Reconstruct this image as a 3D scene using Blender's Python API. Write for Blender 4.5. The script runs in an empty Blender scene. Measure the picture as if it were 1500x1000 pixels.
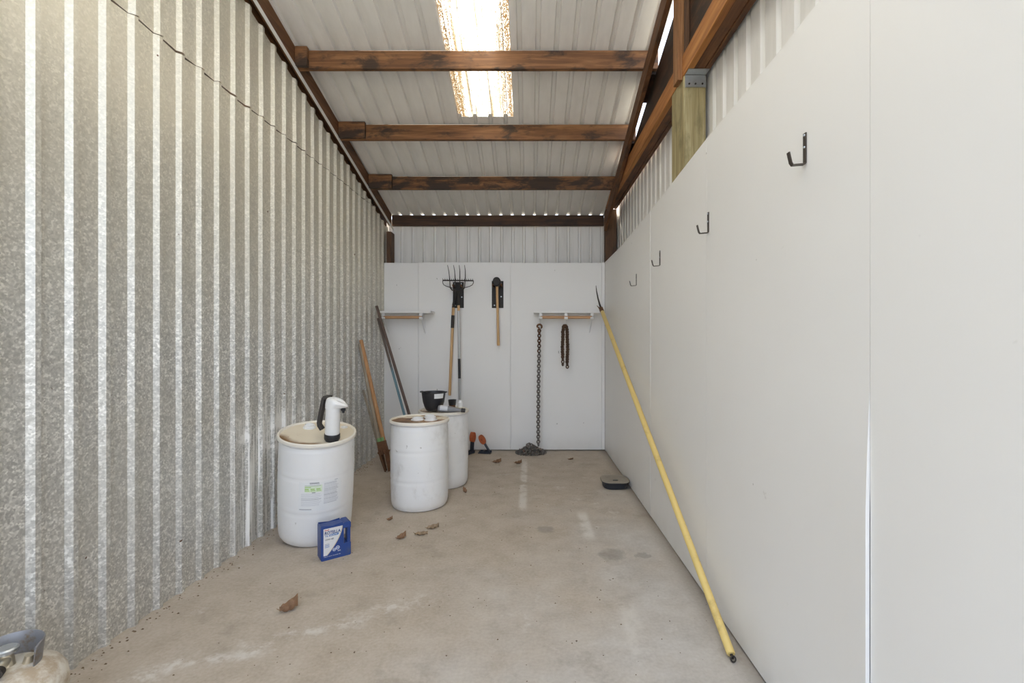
import bpy, math, random
from mathutils import Vector, Matrix, Euler
random.seed(7)
C = bpy.context.scene.collection
PI = math.pi
F = 690.0; VX = 775.0; VY = 498.0; CH = 1.437
def at(px, py, Y):
    return Vector(((px-VX)*Y/F, Y, CH-(py-VY)*Y/F))
def flo(px, py):
    Y = CH*F/(py-VY)
    return Vector(((px-VX)*Y/F, Y, 0))

# ------------------------------------------------------------------ mesh builder
class MB:
    def __init__(s): s.v=[]; s.f=[]; s.m=[]; s.mats=[]; s.M=None; s.mi=0
    def mat(s, m):
        if m not in s.mats: s.mats.append(m)
        s.mi = s.mats.index(m); return s
    def add(s, vs, fs):
        n=len(s.v)
        for p in vs:
            p=Vector(p)
            s.v.append(s.M @ p if s.M is not None else p)
        for f in fs:
            s.f.append([i+n for i in f]); s.m.append(s.mi)
        return s
    def box(s, a, b):
        x0,y0,z0=a; x1,y1,z1=b
        return s.sec([(x0,y0,z0),(x1,y0,z0),(x1,y0,z1),(x0,y0,z1)],[(x0,y1,z0),(x1,y1,z0),(x1,y1,z1),(x0,y1,z1)])
    def sec(s, p, q):
        n=len(p)
        fs=[list(range(n)), [n+i for i in range(n)][::-1]]
        for i in range(n):
            j=(i+1)%n; fs.append([i, n+i, n+j, j])
        return s.add(list(p)+list(q), fs)
    def tube(s, pts, r, n=12, cap=True):
        pts=[Vector(p) for p in pts]; k=len(pts)
        rs = r if isinstance(r,(list,tuple)) else [r]*k
        vs=[]; fs=[]; up=None
        for i,p in enumerate(pts):
            t = (pts[min(i+1,k-1)]-pts[max(i-1,0)]).normalized()
            if up is None:
                up = Vector((0,0,1)) if abs(t.z)<.9 else Vector((1,0,0))
            a = (up - t*up.dot(t)).normalized(); b = t.cross(a); up=a
            for j in range(n):
                th=2*PI*j/n
                vs.append(p + (a*math.cos(th)+b*math.sin(th))*rs[i])
        for i in range(k-1):
            for j in range(n):
                j2=(j+1)%n
                fs.append([i*n+j, i*n+j2, (i+1)*n+j2, (i+1)*n+j])
        if cap:
            fs.append(list(range(n))[::-1]); fs.append([(k-1)*n+j for j in range(n)])
        return s.add(vs, fs)
    def ribbon(s, pts, w, th, side):
        # flat bar along pts; side = width direction
        pts=[Vector(p) for p in pts]; side=Vector(side).normalized(); k=len(pts); vs=[]; fs=[]
        for i,p in enumerate(pts):
            t=(pts[min(i+1,k-1)]-pts[max(i-1,0)]).normalized()
            nn=t.cross(side).normalized()
            ww = w[i] if isinstance(w,(list,tuple)) else w
            for a,b in ((-1,-1),(1,-1),(1,1),(-1,1)):
                vs.append(p+side*ww*.5*a+nn*th*.5*b)
        for i in range(k-1):
            for j in range(4):
                fs.append([i*4+j, i*4+(j+1)%4, (i+1)*4+(j+1)%4, (i+1)*4+j])
        fs.append([3,2,1,0]); fs.append([(k-1)*4+j for j in range(4)])
        return s.add(vs, fs)
    def lathe(s, prof, n=48, a0=0, a1=2*PI):
        full = abs(a1-a0-2*PI)<1e-6; m = n if full else n+1
        vs=[]; fs=[]; k=len(prof)
        for (r,z) in prof:
            for j in range(m):
                th=a0+(a1-a0)*j/n
                vs.append((r*math.cos(th), r*math.sin(th), z))
        for i in range(k-1):
            for j in range(n):
                j2=(j+1)%m
                fs.append([i*m+j, i*m+j2, (i+1)*m+j2, (i+1)*m+j])
        return s.add(vs, fs)
    def prism(s, outline, d0, d1, f):
        # outline list of 2D, f(u,v,d)->3D
        return s.sec([f(u,v,d0) for u,v in outline],[f(u,v,d1) for u,v in outline])
    def grid(s, nu, nv, f):
        vs=[f(i/nu, j/nv) for j in range(nv+1) for i in range(nu+1)]
        fs=[[j*(nu+1)+i, j*(nu+1)+i+1, (j+1)*(nu+1)+i+1, (j+1)*(nu+1)+i] for j in range(nv) for i in range(nu)]
        return s.add(vs, fs)
    def text(s, body, size, f, shear=0, depth=0.0004, width=None, align='LEFT', bold=0.0):
        cu=bpy.data.curves.new('t','FONT'); cu.body=body; cu.size=size; cu.shear=shear; cu.align_x=align
        cu.resolution_u=3; cu.offset=size*bold
        o=bpy.data.objects.new('t',cu); C.objects.link(o)
        dg=bpy.context.evaluated_depsgraph_get()
        me=bpy.data.meshes.new_from_object(o.evaluated_get(dg))
        bpy.data.objects.remove(o); bpy.data.curves.remove(cu)
        k=1.0
        if width:
            xs=[v.co.x for v in me.vertices]; k=width/max(1e-6,max(xs)-min(xs))
        s.add([f(v.co.x*k, v.co.y) for v in me.vertices],[list(p.vertices) for p in me.polygons])
        bpy.data.meshes.remove(me)
        return s
    def build(s, name, mat=None, parent=None, angle=35, bevel=0, recalc=True, solid=0):
        me=bpy.data.meshes.new(name)
        me.from_pydata([tuple(p) for p in s.v],[],s.f)
        for m in (s.mats or [mat]):
            me.materials.append(m)
        if s.mats: me.polygons.foreach_set('material_index', s.m)
        if recalc:
            import bmesh
            b=bmesh.new(); b.from_mesh(me); bmesh.ops.recalc_face_normals(b, faces=b.faces); b.to_mesh(me); b.free()
        me.polygons.foreach_set('use_smooth',[angle>20]*len(me.polygons))
        if angle>20: me.set_sharp_from_angle(angle=math.radians(angle))
        me.update()
        o=bpy.data.objects.new(name, me); C.objects.link(o)
        if parent is not None: o.parent=parent
        if solid:
            md=o.modifiers.new('solid','SOLIDIFY'); md.thickness=solid; md.offset=0
        if bevel:
            md=o.modifiers.new('bevel','BEVEL'); md.width=bevel; md.segments=2; md.limit_method='ANGLE'
        return o

def tag(o, label, cat, group=None):
    o['label']=label; o['category']=cat
    if group: o['group']=group
    return o
def thing(name, label, cat, loc=(0,0,0), rot=None, group=None):
    o=bpy.data.objects.new(name,None); C.objects.link(o); o.location=loc; o.empty_display_size=.05
    if rot is not None: o.rotation_euler=rot
    return tag(o,label,cat,group)
def struct(o):
    o['kind']='structure'; return o
def rebase(o, p):
    # move a top-level mesh's origin to p
    p=Vector(p); o.data.transform(Matrix.Translation(-p)); o.location=p; return o

# ------------------------------------------------------------------ materials
class NT:
    def __init__(s, name, rough=.6, metal=0, spec=None):
        m=bpy.data.materials.new(name); m.use_nodes=True; s.m=m; s.t=m.node_tree; s.n=s.t.nodes; s.l=s.t.links
        s.b=s.n['Principled BSDF']; s.b.inputs['Roughness'].default_value=rough; s.b.inputs['Metallic'].default_value=metal
        if spec is not None: s.b.inputs['Specular IOR Level'].default_value=spec
        s.tc=s.n.new('ShaderNodeTexCoord')
    def set(s, sock, val):
        if isinstance(val, bpy.types.NodeSocket): s.l.new(val, sock)
        elif isinstance(val,(tuple,list)) and sock.type=='RGBA': sock.default_value=tuple(val)+((1,) if len(val)==3 else ())
        else: sock.default_value=val
    def co(s, scale=(1,1,1), loc=(0,0,0), rot=(0,0,0)):
        mp=s.n.new('ShaderNodeMapping'); s.l.new(s.tc.outputs['Object'], mp.inputs[0])
        mp.inputs['Scale'].default_value=scale; mp.inputs['Location'].default_value=loc; mp.inputs['Rotation'].default_value=rot
        return mp.outputs[0]
    def noise(s, scale, detail=4, rough=.55, co=None, dist=0):
        n=s.n.new('ShaderNodeTexNoise'); n.inputs['Scale'].default_value=scale; n.inputs['Detail'].default_value=detail
        n.inputs['Roughness'].default_value=rough; n.inputs['Distortion'].default_value=dist
        s.l.new(co or s.tc.outputs['Object'], n.inputs['Vector']); return n.outputs[0]
    def voro(s, scale, co=None, out='Color', feature='F1'):
        n=s.n.new('ShaderNodeTexVoronoi'); n.inputs['Scale'].default_value=scale; n.feature=feature
        s.l.new(co or s.tc.outputs['Object'], n.inputs['Vector']); return n.outputs[out]
    def ramp(s, v, stops):
        r=s.n.new('ShaderNodeValToRGB'); e=r.color_ramp.elements
        while len(e)<len(stops): e.new(.5)
        for el,(p,c) in zip(e,stops):
            el.position=p; el.color = tuple(c)+(1,) if isinstance(c,(tuple,list)) else (c,c,c,1)
        s.l.new(v, r.inputs[0]); return r.outputs[0]
    def mix(s, fac, a, b, mode='MIX'):
        n=s.n.new('ShaderNodeMix'); n.data_type='RGBA'; n.blend_type=mode
        s.set(n.inputs[0],fac); s.set(n.inputs[6],a); s.set(n.inputs[7],b); return n.outputs[2]
    def math(s, op, a, b=0, c=None, clamp=False):
        n=s.n.new('ShaderNodeMath'); n.operation=op; n.use_clamp=clamp
        s.set(n.inputs[0],a); s.set(n.inputs[1],b)
        if c is not None: s.set(n.inputs[2],c)
        return n.outputs[0]
    def sstep(s, v, lo, hi):
        n=s.n.new('ShaderNodeMapRange'); n.interpolation_type='SMOOTHSTEP'; s.set(n.inputs[0],v)
        n.inputs[1].default_value=lo; n.inputs[2].default_value=hi; return n.outputs[0]
    def xyz(s, co=None):
        n=s.n.new('ShaderNodeSeparateXYZ'); s.l.new(co or s.tc.outputs['Object'], n.inputs[0]); return n.outputs
    def col(s, c): s.set(s.b.inputs['Base Color'], c); return s
    def bump(s, v, strength=.2, dist=.002):
        n=s.n.new('ShaderNodeBump'); n.inputs['Strength'].default_value=strength; n.inputs['Distance'].default_value=dist
        s.l.new(v, n.inputs['Height']); s.l.new(n.outputs[0], s.b.inputs['Normal']); return s
def plain(name, c, rough=.5, metal=0, var=.12, scale=30):
    n=NT(name,rough,metal)
    f=n.noise(scale,3)
    n.col(n.mix(f, tuple(max(0,x*(1-var)) for x in c), tuple(min(1,x*(1+var)) for x in c)))
    return n.m
def wood(name, c_dark, c_mid, c_light, axis=0, stain=(.02,.014,.01), stain_amt=.8, stain_lo=.5, rough=.65, grain=22, seed=0.0):
    n=NT(name,rough)
    sc=[grain,grain,grain]; sc[axis]=1.3
    co=n.co(tuple(sc),(seed,seed*.7,seed*1.3))
    g=n.noise(1.6,6,.6,co,.6)
    c=n.ramp(g,[(.28,c_dark),(.5,c_mid),(.72,c_light)])
    sc2=[5,5,5]; sc2[axis]=2.2
    st=n.noise(1.5,5,.65,n.co(tuple(sc2),(seed+3,seed,seed)),.3)
    f=n.math('MULTIPLY', n.sstep(st,stain_lo,stain_lo+.16), stain_amt)
    c=n.mix(f,c,stain)
    n.col(c); n.bump(g,.25,.0015)
    return n.m

M={}
def galv(name, drips=False):
    n=NT(name,.40,.42)
    w=n.noise(9,2,.5)
    co=n.mix(.06,n.tc.outputs['Object'],n.tc.outputs['Object'])
    v=n.voro(120)
    vv=n.xyz(v)[0]
    v2=n.xyz(n.voro(60))[1]
    k=n.math('ADD', n.math('MULTIPLY',vv,.6), n.math('MULTIPLY',v2,.4))
    c=n.ramp(k,[(.12,(.42,.415,.395)),(.45,(.55,.545,.515)),(.62,(.63,.62,.585)),(.9,(.88,.87,.83))])
    lf=n.noise(1.2,3)
    c=n.mix(n.math('MULTIPLY',n.sstep(lf,.35,.75),.5),c,(.52,.50,.44))
    x,y,z=n.xyz()
    # warm light high on the wall painted in as a tint; small rust specks
    c=n.mix(n.math('MULTIPLY',n.sstep(z,1.2,2.8),.5),c,(.80,.735,.56))
    sp=n.noise(26,1)
    c=n.mix(n.sstep(sp,.80,.82),c,(.12,.06,.03))
    if drips:
        st=n.noise(1,3,.6,n.co((1,60,1.3)))
        env=n.math('MULTIPLY', n.sstep(y,3.02,3.3), n.math('SUBTRACT',1,n.sstep(y,4.0,4.25)))
        top=n.math('SUBTRACT',1,n.sstep(n.math('ADD',z,n.math('MULTIPLY',n.noise(1,2,.5,n.co((0,9,0))),-.9)),.35,.55))
        f=n.math('MULTIPLY',n.math('MULTIPLY',env,top),n.math('MAXIMUM',n.sstep(st,.49,.55),n.math('MULTIPLY',n.sstep(n.noise(7,4,.7),.5,.6),n.sstep(z,.5,.62))))
        f=n.math('MULTIPLY',f,.9); c=n.mix(f,c,(.95,.94,.91)); n.set(n.b.inputs['Metallic'],n.math('MULTIPLY_ADD',f,-.42,.42))
    n.col(c)
    n.set(n.b.inputs['Roughness'], n.math('MULTIPLY_ADD',k,.2,.30))
    n.bump(k,.06,.001)
    return n.m
M['galv']=galv('galvanized steel',True)

n=NT('painted metal sheet',.45); lf=n.noise(3,4,.6,n.co((4,1,.5)))
n.col(n.ramp(lf,[(.3,(.76,.745,.725)),(.6,(.83,.815,.795))])); M['sheet']=n.m
n=NT('painted metal siding',.45); lf=n.noise(2,4,.6,n.co((5,5,.6)))
n.col(n.ramp(lf,[(.3,(.68,.665,.63)),(.6,(.80,.785,.755))])); M['siding']=n.m

def panelmat(name, a, b):
    n=NT(name,.42)
    lf=n.noise(1.5,3)
    c=n.mix(lf,a,b)
    st=n.noise(1,3,.6,n.co((40,40,1.2)))
    sc=n.noise(7,4,.7)
    c=n.mix(n.math('MULTIPLY',n.sstep(sc,.70,.76),.25),c,(.42,.40,.36))
    x,y,z=n.xyz()
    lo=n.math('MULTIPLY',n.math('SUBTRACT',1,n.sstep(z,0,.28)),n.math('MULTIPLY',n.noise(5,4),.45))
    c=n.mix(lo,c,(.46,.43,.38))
    sp=n.noise(22,1,.4,n.co((1,1,.6)))
    c=n.mix(n.math('MULTIPLY',n.sstep(sp,.825,.84),.7),c,(.25,.23,.21))
    n.col(c); n.bump(n.math('ADD',st,n.math('MULTIPLY',n.noise(60,2),.3)),.10,.0015)
    return n.m
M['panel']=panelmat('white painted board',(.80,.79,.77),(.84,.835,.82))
M['panel_edge']=plain('white board edge',(.86,.86,.85),.4,0,.02)

# concrete floor
n=NT('dusty concrete',.85)
x,y,z=n.xyz()
big=n.noise(1.1,6,.6); mid=n.noise(5,6,.65); fine=n.noise(60,3)
conc=n.ramp(n.math('ADD',n.math('MULTIPLY',mid,.7),n.math('MULTIPLY',fine,.3)),[(.3,(.42,.40,.375)),(.5,(.53,.51,.485)),(.7,(.62,.605,.585))])
dirt=n.ramp(n.math('ADD',n.math('MULTIPLY',mid,.6),n.math('MULTIPLY',fine,.4)),[(.3,(.36,.29,.215)),(.5,(.45,.375,.29)),(.7,(.53,.455,.365))])
d=n.math('ADD', n.math('MULTIPLY',x,-.34), n.math('MULTIPLY',y,.17))
d=n.math('ADD', d, n.math('MULTIPLY',n.math('SUBTRACT',big,.5),1.5))
f=n.sstep(d,-.15,.75)
c=n.mix(n.math('MULTIPLY_ADD',f,.75,.1),conc,dirt)
dk=n.noise(2.6,6,.7,n.co((1,1,1),(5,2,0)))
c=n.mix(n.math('MULTIPLY',n.sstep(dk,.56,.72),.38),c,(.24,.20,.155))
wh=n.noise(3.4,6,.72,n.co((1,1,1),(1,8,0)))
c=n.mix(n.math('MULTIPLY',n.sstep(wh,.60,.72),.5),c,(.70,.68,.64))
# rubbed pale streaks running into the shed
def streak(cx,y0,y1,w,k):
    a=n.math('ABSOLUTE',n.math('SUBTRACT',x,cx)); a=n.math('SUBTRACT',1,n.sstep(a,w*.3,w))
    b=n.math('MULTIPLY',n.sstep(y,y0,y0+.15),n.math('SUBTRACT',1,n.sstep(y,y1-.15,y1)))
    return n.math('MULTIPLY',n.math('MULTIPLY',a,b),n.math('MULTIPLY',n.sstep(mid,.36,.56),k))
for a in ((-.055,3.9,5.75,.05,.6),(.44,3.35,4.0,.06,.6),(.52,2.05,2.7,.07,.35)):
    c=n.mix(streak(*a),c,(.74,.71,.66))
# irregular old plaster edge on the left foreground
er=n.math('ADD',n.math('ADD',y,n.math('MULTIPLY',x,-.55)),n.math('MULTIPLY',n.math('SUBTRACT',n.noise(3,5,.65),.5),.7))
eb=n.math('SUBTRACT',1,n.sstep(n.math('ABSOLUTE',n.math('SUBTRACT',er,2.93)),.0,.11))
eb=n.math('MULTIPLY',eb,n.sstep(n.noise(9,5,.7,n.co((1,1,1),(4,4,0))),.44,.60))
eb=n.math('MULTIPLY',eb,n.math('SUBTRACT',1,n.sstep(x,-.7,-.45)))
c=n.mix(n.math('MULTIPLY',eb,.55),c,(.74,.72,.68))
# dark oil spots
for (cx,cy,r) in ((.762,3.148,.055),(.56,3.16,.11),(.13,3.58,.08)):
    dx=n.math('SUBTRACT',x,cx); dy=n.math('SUBTRACT',y,cy)
    q=n.math('SQRT',n.math('ADD',n.math('MULTIPLY',dx,dx),n.math('MULTIPLY',dy,dy)))
    q=n.math('ADD',q,n.math('MULTIPLY',n.math('SUBTRACT',n.noise(11,5,.7),.5),.16))
    c=n.mix(n.math('MULTIPLY',n.math('SUBTRACT',1,n.sstep(q,r*.5,r)),.45),c,(.22,.20,.18))
sp=n.noise(38,1,.4); c=n.mix(n.sstep(sp,.78,.80),c,(.13,.09,.06))
# darker floor along the foot of the right wall
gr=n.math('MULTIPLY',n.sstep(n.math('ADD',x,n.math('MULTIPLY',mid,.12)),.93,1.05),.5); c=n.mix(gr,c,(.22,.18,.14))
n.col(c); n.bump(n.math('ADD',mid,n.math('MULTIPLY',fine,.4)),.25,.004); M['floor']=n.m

n=NT('gravel yard',.9); n.col(n.ramp(n.noise(4,6,.7),[(.3,(.17,.155,.13)),(.7,(.25,.235,.20))])); M['ground']=n.m

# translucent roof sheet
n=NT('weathered translucent fiberglass',.5)
st=n.noise(1,5,.65,n.co((38,1.1,1)))
gr=n.noise(170,2,.5,n.co((1,.55,1)))
edge=n.math('ABSOLUTE',n.math('SUBTRACT',n.xyz()[0],-.42)); edge=n.sstep(edge,.13,.24)
yy=n.xyz()[1]
low=n.sstep(yy,2.6,4.6)
amt=n.math('ADD',n.math('MULTIPLY',edge,.115),n.math('MULTIPLY',low,.035))
sk=n.math('ADD',n.math('ADD',st,n.math('MULTIPLY',edge,.03)),n.math('MULTIPLY',low,.06))
c=n.ramp(sk,[(.44,(.93,.92,.89)),(.52,(.42,.41,.385)),(.58,(.20,.19,.17)),(.66,(.13,.11,.08)),(.76,(.07,.05,.028))])
gr2=n.noise(95,3,.6,n.co((1.6,.5,1)))
sp=n.sstep(n.math('ADD',n.math('ADD',n.math('MULTIPLY',gr,.5),n.math('MULTIPLY',gr2,.5)),amt),.57,.61)
sp=n.math('MULTIPLY',sp,n.sstep(n.math('ADD',sk,n.math('MULTIPLY',edge,.12)),.44,.58))
c=n.mix(n.math('MULTIPLY',sp,.98),c,(.045,.026,.010))
tr=n.n.new('ShaderNodeBsdfTranslucent'); n.set(tr.inputs[0],c)
n.col(c); mx=n.n.new('ShaderNodeMixShader'); mx.inputs[0].default_value=.82
n.l.new(n.b.outputs[0],mx.inputs[1]); n.l.new(tr.outputs[0],mx.inputs[2])
n.l.new(mx.outputs[0], n.n['Material Output'].inputs[0]); M['skylight']=n.m

W=dict(c_dark=(.10,.040,.013),c_mid=(.20,.086,.029),c_light=(.34,.165,.062))
M['purlin']=[wood('purlin wood %d'%i,W['c_dark'],W['c_mid'],W['c_light'],0,stain_lo=lo,stain_amt=am,seed=i*3.7) for i,(lo,am) in enumerate(((.49,.8),(.48,.85),(.41,.85),(.44,.9)))]
M['purlin'][3]=wood('dark purlin wood',(.030,.014,.007),(.060,.027,.012),(.11,.052,.024),0,stain_lo=.5,stain_amt=.7,seed=11)
M['rafter']=wood('rafter wood',(.075,.030,.011),(.135,.056,.019),(.20,.088,.032),1,stain_lo=.5,stain_amt=.6,seed=1.2)
M['rafter_dark']=wood('dark rafter wood',(.035,.016,.007),(.06,.027,.012),(.095,.043,.019),1,stain_lo=.45,seed=5)
M['beam']=wood('orange beam wood',(.24,.085,.020),(.38,.15,.036),(.52,.235,.066),1,stain_lo=.62,stain_amt=.5,seed=2.2)
M['beam_dark']=wood('brown beam wood',(.075,.028,.010),(.13,.050,.017),(.20,.085,.030),1,stain_lo=.5,stain_amt=.6,seed=8.2)
M['stud']=wood('stud wood',(.17,.075,.026),(.28,.13,.048),(.38,.20,.085),2,stain_lo=.62,stain_amt=.5,seed=4)
M['post']=wood('treated post wood',(.20,.155,.065),(.32,.26,.125),(.46,.40,.23),2,stain=(.14,.12,.05),stain_lo=.5,stain_amt=.6,seed=6)
M['post_dark']=wood('dark post wood',(.06,.028,.012),(.105,.05,.021),(.16,.082,.037),2,stain_lo=.5,stain_amt=.6,seed=9)
M['handle']=wood('ash tool handle',(.46,.26,.11),(.60,.37,.17),(.72,.50,.27),2,stain_lo=.7,stain_amt=.3,seed=2,rough=.45)
M['handle_red']=wood('worn reddish handle',(.30,.14,.055),(.45,.23,.095),(.56,.33,.16),2,stain_lo=.62,stain_amt=.5,seed=3)
M['handle_gray']=wood('weathered gray handle',(.22,.18,.13),(.32,.26,.19),(.42,.36,.27),2,stain_lo=.62,stain_amt=.5,seed=7)
M['rod']=wood('closet rod wood',(.40,.21,.10),(.52,.29,.14),(.60,.36,.19),0,stain_lo=.8,stain_amt=.1,seed=2,rough=.4)
M['white']=plain('white plastic',(.82,.82,.81),.35,0,.03)
M['white_paint']=plain('white shelf paint',(.80,.79,.77),.4,0,.03)
M['black']=plain('black plastic',(.022,.022,.025),.38)
M['blackmetal']=plain('black painted metal',(.016,.013,.011),.6,0,.3)
M['dark_steel']=plain('dark weathered steel',(.040,.032,.026),.6,.2,.35,60)
M['hook_steel']=plain('brown coated hook steel',(.085,.07,.06),.45,.5,.2)
M['silver']=plain('aluminum',(.50,.51,.52),.32,.8,.1)
M['zinc']=plain('zinc plated steel',(.52,.55,.58),.35,.85,.15,60)
M['rust']=plain('rusty steel',(.16,.075,.035),.8,.2,.5,40)
M['green']=plain('green paint',(.20,.36,.14),.6,0,.3,60)
M['gray_plastic']=plain('gray bottle plastic',(.20,.20,.21),.35,0,.1)
M['orange']=plain('orange strap webbing',(.46,.11,.035),.7,0,.3,90)
M['lever']=plain('worn dark brown plastic',(.042,.036,.032),.5,0,.3)
M['navy']=plain('dark blue black metal',(.035,.042,.06),.4,.3,.3)
M['brass']=plain('worn brass valve',(.62,.55,.42),.3,.8,.2,50)
n=NT('stained collar steel',.45,.35); n.col(n.mix(n.sstep(n.noise(14,5,.7),.5,.66),(.24,.24,.25),(.20,.145,.095))); M['collar']=n.m
n=NT('steel chain',.5,.7); f=n.noise(14,3); z=n.xyz()[2]
f2=n.math('ADD',f,n.math('MULTIPLY',n.sstep(z,1.2,1.6),.4))
n.col(n.mix(n.sstep(f2,.5,.75),(.20,.185,.17),(.13,.065,.035))); M['chain']=n.m; M['chain_rusty']=plain('rusty brown chain',(.115,.07,.045),.7,.4,.45,25)
n=NT('yellow fiberglass',.4); n.col(n.mix(n.sstep(n.noise(7,5,.7),.55,.75),(.74,.56,.20),(.55,.40,.14))); M['yellow']=n.m
n=NT('brown pipe',.55); n.col(n.mix(n.noise(20,4),(.07,.045,.035),(.16,.10,.075))); M['pipe_brown']=n.m
n=NT('teal gray pipe',.5); z=n.xyz()[2]
n.col(n.mix(n.sstep(n.math('ADD',z,n.math('MULTIPLY',n.noise(30,3),.3)),1.15,1.35),(.16,.27,.31),(.12,.085,.065))); M['pipe_teal']=n.m
n=NT('blue jug plastic',.35); n.col(n.mix(n.sstep(n.noise(9,5,.7),.5,.8),(.022,.060,.235),(.06,.085,.17))); M['blue']=n.m
def barrelmat(name, dirt, scuff):
    n=NT(name,.42); x,y,z=n.xyz()
    c=n.mix(n.noise(3,3),(.84,.84,.83),(.79,.79,.79))
    sm=n.noise(4,6,.72,n.co((1,1,.7),(dirt*9,0,0)))
    c=n.mix(n.math('MULTIPLY',n.sstep(sm,.50,.74),scuff),c,(.58,.56,.53))
    sp=n.noise(24,2,.5,n.co((1,1,.8),(dirt*5,3,0)))
    c=n.mix(n.math('MULTIPLY',n.sstep(sp,.745,.77),.45),c,(.26,.23,.2))
    lo=n.math('MULTIPLY',n.math('SUBTRACT',1,n.sstep(z,.0,.14)),n.math('MULTIPLY',n.noise(9,5,.7),.5))
    c=n.mix(lo,c,(.50,.42,.33))
    rim=n.math('MULTIPLY',n.sstep(z,.715,.725),.75)
    c=n.mix(rim,c,(.80,.74,.62))
    n.col(c); n.b.inputs['Subsurface Weight'].default_value=0; return n.m
M['barrel']=[barrelmat('drum plastic %d'%i,d,s) for i,(d,s) in enumerate(((.2,.15),(1.1,.8),(2.3,.5)))]
def lidmat(name, amt, off):
    n=NT(name,.5)
    c=n.mix(n.noise(8,4),(.84,.76,.61),(.76,.67,.52))
    x,y,z=n.xyz()
    f=n.noise(6,5,.6,n.co((1,1,1),(off,off,0)))
    f=n.math('ADD',f,n.math('MULTIPLY',y,-.75))
    c=n.mix(n.sstep(f,amt,amt+.09),c,(.30,.165,.07))
    c=n.mix(n.sstep(f,amt+.12,amt+.25),c,(.14,.07,.03))
    if amt>.6:   # brown residue pooled against the low front edge
        r=n.math('SQRT',n.math('ADD',n.math('MULTIPLY',x,x),n.math('MULTIPLY',y,y)))
        q=n.math('MULTIPLY',n.sstep(n.math('ADD',r,n.math('MULTIPLY',n.noise(9,4),.06)),.195,.25),n.sstep(y,-.05,-.14))
        q=n.math('MULTIPLY',q,n.math('SUBTRACT',1,n.sstep(x,.06,.13)))
        c=n.mix(q,c,(.24,.125,.045))
    n.col(c); return n.m
M['lid']=[lidmat('drum lid 0',.635,.3),lidmat('drum lid 1',.36,2),lidmat('drum lid 2',.55,4)]
n=NT('tank paint',.5); n.col(n.mix(n.sstep(n.noise(7,6,.7),.42,.62),(.66,.62,.54),(.42,.33,.23))); n.bump(n.noise(90,2),.2,.002); M['tank']=n.m
n=NT('dusty black plastic',.6); z=n.xyz()[2]; g=n.n.new('ShaderNodeNewGeometry'); nz=n.xyz(g.outputs['Normal'])[2]
n.col(n.mix(n.math('MULTIPLY',n.sstep(nz,.5,.9),n.math('MULTIPLY_ADD',n.noise(12,5,.7),.7,.5),clamp=True),(.025,.027,.032),(.33,.29,.23))); M['dusty']=n.m
def leafmat(name,a,b):
    n=NT(name,.7); n.col(n.mix(n.noise(60,4),a,b)); return n.m
M['leaf']=[leafmat('dry leaf brown',(.30,.17,.09),(.20,.11,.06)),leafmat('dry leaf tan',(.38,.28,.18),(.26,.18,.11))]
M['print']=plain('label print gray',(.36,.37,.40),.5,0,.05)
M['print_light']=plain('label print pale',(.58,.59,.62),.5,0,.05)
M['print_dark']=plain('label print dark',(.10,.11,.13),.5,0,.05)
M['print_green']=plain('label print green',(.36,.58,.16),.5,0,.05)
M['print_palegreen']=plain('label print pale green',(.70,.80,.62),.5,0,.05)
M['paper']=plain('label paper',(.80,.81,.81),.45,0,.02)
M['jug_label']=plain('jug label silver',(.70,.70,.70),.35,.0,.06,50)
M['jug_gold']=plain('jug label gold',(.62,.55,.40),.35,0,.06)
M['jug_blue']=plain('jug label blue',(.08,.19,.45),.4,0,.05)
M['jug_red']=plain('jug label red',(.55,.06,.05),.4,0,.05)
M['jug_navy']=plain('jug label navy',(.03,.06,.20),.4,0,.05)
M['dirt']=plain('loose dirt crumbs',(.17,.115,.07),.9,0,.4,60)

# ------------------------------------------------------------------ shell
def LX(Y): return -2.068+.028*Y            # galvanized wall plane at the back of its ribs
A0=4.937; SL=.29
def RZ(Y): return A0-SL*Y                  # underside of the roof sheets

# corrugation: list of (t,d) breakpoints over [t0,t1]
def prof(t0, t1, pitch, phase, ramp, top, depth):
    out=[]; k=math.floor((t0-phase)/pitch)-1; br=[]
    while phase+k*pitch<t1+pitch:
        p=phase+k*pitch; br += [(p,0),(p+ramp,depth),(p+ramp+top,depth),(p+2*ramp+top,0)]; k+=1
    def ev(t):
        for (a,da),(b,db) in zip(br,br[1:]):
            if a<=t<=b: return da+(db-da)*(t-a)/max(1e-9,b-a)
        return 0
    out=[(t0,ev(t0))]+[q for q in br if t0<q[0]<t1]+[(t1,ev(t1))]
    return out

# floor + yard
b=MB(); b.grid(40,60,lambda u,v:(-2.3+3.6*u,-1.2+7.75*v,.0)); 
fl=b.build('floor',M['floor'],recalc=False); struct(fl)
b=MB(); b.grid(1,1,lambda u,v:(-60+120*u,-70+120*v,-.03)); struct(b.build('ground',M['ground'],recalc=False))

# ceiling sheets (ribs stand up, away from the room)
def roof_strip(mb,x0,x1,y0,y1,lift=0):
    p=prof(x0,x1,.1496,-1.746,.009,.027,.028); vs=[]; fs=[]
    ny=2
    for j in range(ny):
        Y=y0+(y1-y0)*j
        for (x,d) in p: vs.append((x,Y,RZ(Y)+d+lift))
    k=len(p)
    for i in range(k-1): fs.append([i,i+1,k+i+1,k+i])
    mb.add(vs,fs)
b=MB(); roof_strip(b,-2.10,-.690,-.7,6.338); roof_strip(b,-.152,1.06,-.7,6.338); roof_strip(b,-.690,-.152,4.58,6.338)
struct(b.build('ceiling',M['sheet'],recalc=False,solid=.0012,angle=20))
b=MB(); roof_strip(b,-.702,-.140,-.7,4.60,.004)
struct(b.build('window_1',M['skylight'],recalc=False,angle=20))

def TZ(Y): return 2.944+(6.30-Y)*.289      # lower edge of the left rafter
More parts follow.
